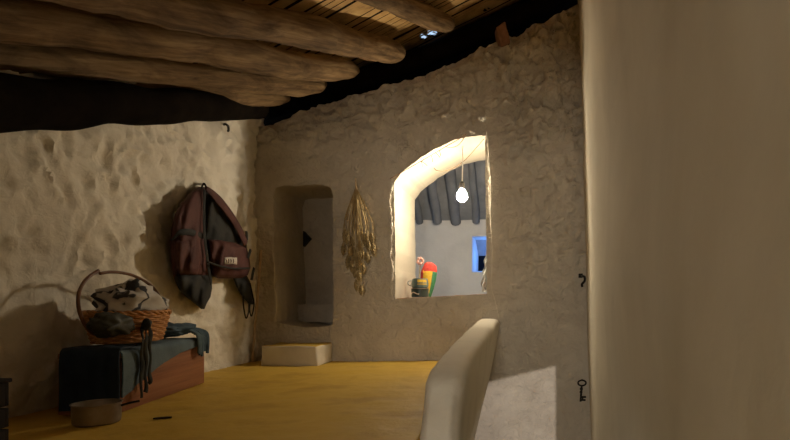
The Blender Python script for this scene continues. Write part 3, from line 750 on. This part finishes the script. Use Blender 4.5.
# ------------------------------------------------------------------ pot, leaf, crate
PC = V((-1.458, 1.885, .004)); PR, PH = .0685, .068
t = empty('metal_saucepan', PC, 'small scuffed metal saucepan on the yellow floor in front of the chest', 'saucepan')
mk('bowl', lathe([(PR * .86, 0), (PR * .95, .004), (PR * .98, .012), (PR, PH - .004), (PR * 1.05, PH - .001), (PR * 1.05, PH + .002), (PR * .985, PH + .001), (PR * .965, .012), (PR * .9, .006), (.002, .005)], PC, 40), 'metal', t)
hd_ = [PC + V((PR * .99, .02, PH - .012)), PC + V((PR + .018, .03, PH - .006)), PC + V((PR + .04, .05, PH - .002))]
mk('handle', tube(spline(hd_, 6), .0065, 8, flat=.6), 'iron', t)
lp = at(161, 420.5, CZ * F / (420.5 - VY))
o = mk('dry_leaf', slab(8, 4, lambda u, v: V((lp.x - .026 + u * .05, lp.y + (v - .5) * .022 * math.sin(math.pi * (.08 + .84 * u)) + u * .02, .0075 + .004 * abs(v - .5))), (0, 0, -.004)), 'chip'); rebase(o, (lp.x, lp.y, .004))
tag(o, 'small dark dry leaf on the yellow floor right of the saucepan', 'leaf')
t = empty('wooden_crate', V((-1.58, 1.48, 0)), 'dark wooden crate cut off by the left edge, on the floor by the wall', 'crate')
cx0, cx1, cy0, cy1, cz = -1.72, at(10.5, 400, 1.56).x, 1.40, 1.56, at(5, 378, 1.56).z
for z0, z1 in ((.01, .062), (.068, .12), (.126, cz - .012)):
    mk('board', box(cx0, cx1 - .004, cy0, cy0 + .014, z0, z1, .002), 'dark_wood', t); mk('board', box(cx0, cx1 - .004, cy1 - .014, cy1, z0, z1, .002), 'dark_wood', t)
    mk('board', box(cx1 - .014, cx1, cy0 + .015, cy1 - .015, z0, z1, .002), 'dark_wood', t); mk('board', box(cx0, cx0 + .014, cy0 + .015, cy1 - .015, z0, z1, .002), 'dark_wood', t)
mk('lid', box(cx0 - .003, cx1 + .003, cy0 - .004, cy1 + .004, cz - .0115, cz, .003), 'dark_wood', t)
for x, y in ((cx0 + .015, cy0 + .015), (cx1 - .034, cy0 + .015), (cx0 + .015, cy1 - .034), (cx1 - .034, cy1 - .034)):
    mk('corner_post', box(x, x + .019, y, y + .019, .0, cz - .012), 'dark_wood', t)

# ------------------------------------------------------------------ backpack on the left wall
def puff(rows, o0, T, seed=0, nu=22, nv=40, wr=.012):
    ys_ = [r[0] for r in rows]; L = [(r[0], r[1]) for r in rows]; R = [(r[0], r[2]) for r in rows]
    def pt(u, v, front):
        py = lerp(ys_[0], ys_[-1], v); px = lerp(interp(L, py), interp(R, py), u)
        b_ = max(0, 1 - abs(2 * u - 1) ** 2.6) ** .5 * max(0, 1 - abs(2 * v - 1) ** 4) ** .5
        off = o0 + (T * b_ + b_ * wr * fr((px * .06, py * .03, seed), 1.3, 3, seed) + b_ * wr * .6 * math.sin(px * .5 + py * .12 + seed) if front else -.004)
        return onl(px, py, max(off, .02))
    return slab(nu, nv, lambda u, v: pt(u, v, True), lambda u, v: pt(u, v, False))
pt0 = onl(204, 187, .03)
t = empty('backpack', pt0, 'maroon and black backpack hanging on the left wall', 'backpack')
body = [(187, 199, 205.5), (191, 192, 206), (197, 186, 205.5), (205, 179.5, 205), (215, 174.5, 204.5), (228, 171.5, 204.5), (245, 170, 206), (262, 171, 209), (275, 173, 211.5), (279, 174, 211.8)]
mk('main_bag', puff(body, .035, .085, 1.0), 'maroon', t, smooth_deg=80)
bott = [(272, 173, 211.5), (280, 174.5, 212), (289, 178.5, 212), (297, 186, 210.5), (303, 194, 207), (309, 201, 204.5)]
mk('bottom_panel', puff(bott, .034, .075, 2.0), 'black_cloth', t, smooth_deg=80)
back = [(187, 203, 208), (193, 204, 215), (203, 204, 224), (215, 204, 232), (228, 204.5, 240), (242, 205, 246.5), (250, 207, 247)]
mk('back_panel', puff(back, .032, .045, 3.0), 'black_cloth', t, smooth_deg=80)
stp_ = [onl(206, 188, .095), onl(213, 194, .10), onl(222, 204, .105), onl(231, 216, .105), onl(239, 229, .10), onl(245.5, 243, .095)]
mk('shoulder_strap', tube(spline(stp_, 6), [.012 + .016 * min(1, i / 10) for i in range(31)], 10, flat=.35, up=(1, 0, 0)), 'maroon', t)
pock = [(239, 207, 214), (243, 207.5, 236), (248, 208, 247), (258, 208.5, 249.5), (268, 209.5, 250.5), (275, 212, 248), (278.5, 217, 242)]
mk('front_pocket', puff(pock, .05, .085, 4.0), 'maroon', t, smooth_deg=80)
zz = [onl(208, 262, .132), onl(220, 266, .150), onl(234, 268.5, .150), onl(249, 268, .118)]
mk('zip', tube(spline(zz, 6), .0055, 6), 'black_cloth', t)
lab = puff([(257, 223.5, 237.0), (260, 223.2, 237.2), (264.5, 223.0, 237.0)], .128, .022, 0, 8, 8, 0)
lb = mk('brand_label', lab, 'label', t)
lb['label'] = 'off white stitched label'
for k, x in enumerate((226, 228.4, 230.8, 233.2)):
    q = [onl(x, 259, .1545), onl(x + .5, 261, .1545), onl(x, 263, .1545)]
    mk('stitched_mark', tube(q, .0022, 5), 'maroon', lb)
spock = [(238, 176, 196), (242, 174, 199.5), (255, 174, 200.5), (268, 176, 200.5), (275, 180, 197.5)]
mk('side_pocket', puff(spock, .085, .05, 6.0), 'maroon', t, smooth_deg=80)
bnd = [onl(172, 240, .085), onl(180, 233, .125), onl(190, 232, .128), onl(203, 236, .10)]
mk('compression_band', tube(spline(bnd, 6), .016, 8, flat=.25, up=(1, 0, 0)), 'black_cloth', t)
bnd = [onl(204.5, 190, .10), onl(204, 215, .112), onl(205, 240, .115), onl(209, 270, .115), onl(211, 284, .10)]
mk('seam_strap', tube(spline(bnd, 6), .011, 8, flat=.35, up=(1, 0, 0)), 'black_cloth', t)
hip = [(276, 232, 247), (281, 234, 250), (290, 238, 251.5), (298, 243.5, 252.5), (304.5, 249, 253.5)]
mk('hip_belt', puff(hip, .04, .03, 8.0), 'black_cloth', t, smooth_deg=80)
for a_, b_ in (((246.5, 231.5), (247, 240)), ((250.5, 250), (248, 258)), ((254, 268), (251.5, 280))):
    mk('buckle', tube([onl(*a_, .10), onl((a_[0] + b_[0]) / 2, (a_[1] + b_[1]) / 2, .105), onl(*b_, .10)], .011, 8, flat=.5, up=(1, 0, 0)), 'black_cloth', t)
for q in (((250, 283), (252.5, 295), (254, 305), (251.5, 316), (249.5, 309), (251, 299)), ((243, 288), (243.5, 305), (246, 318), (248.5, 312), (249, 298))):
    mk('webbing_tail', tube(spline([onl(x, y, .06) for x, y in q], 6), .0045, 6), 'black_cloth', t)
lp_ = [onl(201, 192, .07), onl(202, 187, .05), onl(204, 183.5, .03), onl(206, 187, .05), onl(206.5, 192, .07)]
mk('hang_loop', tube(spline(lp_, 6), .005, 8), 'black_cloth', t)
ng = [onl(204, 184.5, -.03), onl(204, 184, .05)]
o = mk('wall_nail', tube(ng, .006, 8), 'iron'); rebase(o, ng[0]); tag(o, 'iron nail in the left wall holding up the backpack', 'nail')
o = mk('iron_staple', tube(spline([onl(224, 125, -.01), onl(225, 124, .03), onl(228, 126, .04), onl(228.5, 130, .03), onl(228, 131, .02)], 5), .007, 8), 'iron'); rebase(o, onl(224, 125, 0))
tag(o, 'small dark hook at the top of the left wall above the backpack', 'hook')

# ------------------------------------------------------------------ camera, lights, world
cam = bpy.data.cameras.new('camera'); co_ = bpy.data.objects.new('camera', cam); C.objects.link(co_)
cam.sensor_width = 36; cam.lens = F / 790 * 36; co_.location = (0, 0, CZ); co_.rotation_euler = (math.pi / 2, 0, 0)
cam.shift_x = (395 - VX) / 790; cam.shift_y = (VY - 220) / 790; cam.clip_start = .02
bpy.context.scene.camera = co_
def point(name, loc, col, e, r):
    l = bpy.data.lights.new(name, 'POINT'); l.color = col; l.energy = e; l.shadow_soft_size = r
    o = bpy.data.objects.new(name, l); C.objects.link(o); o.location = loc; return o

point('stair_lamp', LB, (1, .90, .84), 470, .004)
fl = bpy.data.lights.new('fill_light', 'AREA'); fl.color = (1, .92, .78); fl.energy = 52; fl.size = .35  # unseen fill light added to lift the back and right walls
fo = bpy.data.objects.new('fill_light', fl); C.objects.link(fo); fo.location = (-.25, -2.3, .66); fo.rotation_euler = (math.radians(90), 0, math.radians(-2))
point('dusk_light', at(493, 256, YF + .14), (.12, .35, 1), 2.2, .04)
w = bpy.data.worlds.new('dusk'); bpy.context.scene.world = w; w.use_nodes = True
w.node_tree.nodes['Background'].inputs[0].default_value = (.55, .75, 1, 1); w.node_tree.nodes['Background'].inputs[1].default_value = 1.0
vs_ = bpy.context.scene.view_settings
vs_.view_transform = 'Standard'; vs_.look = 'None'; vs_.exposure = 0; vs_.gamma = 1; vs_.use_curve_mapping = False
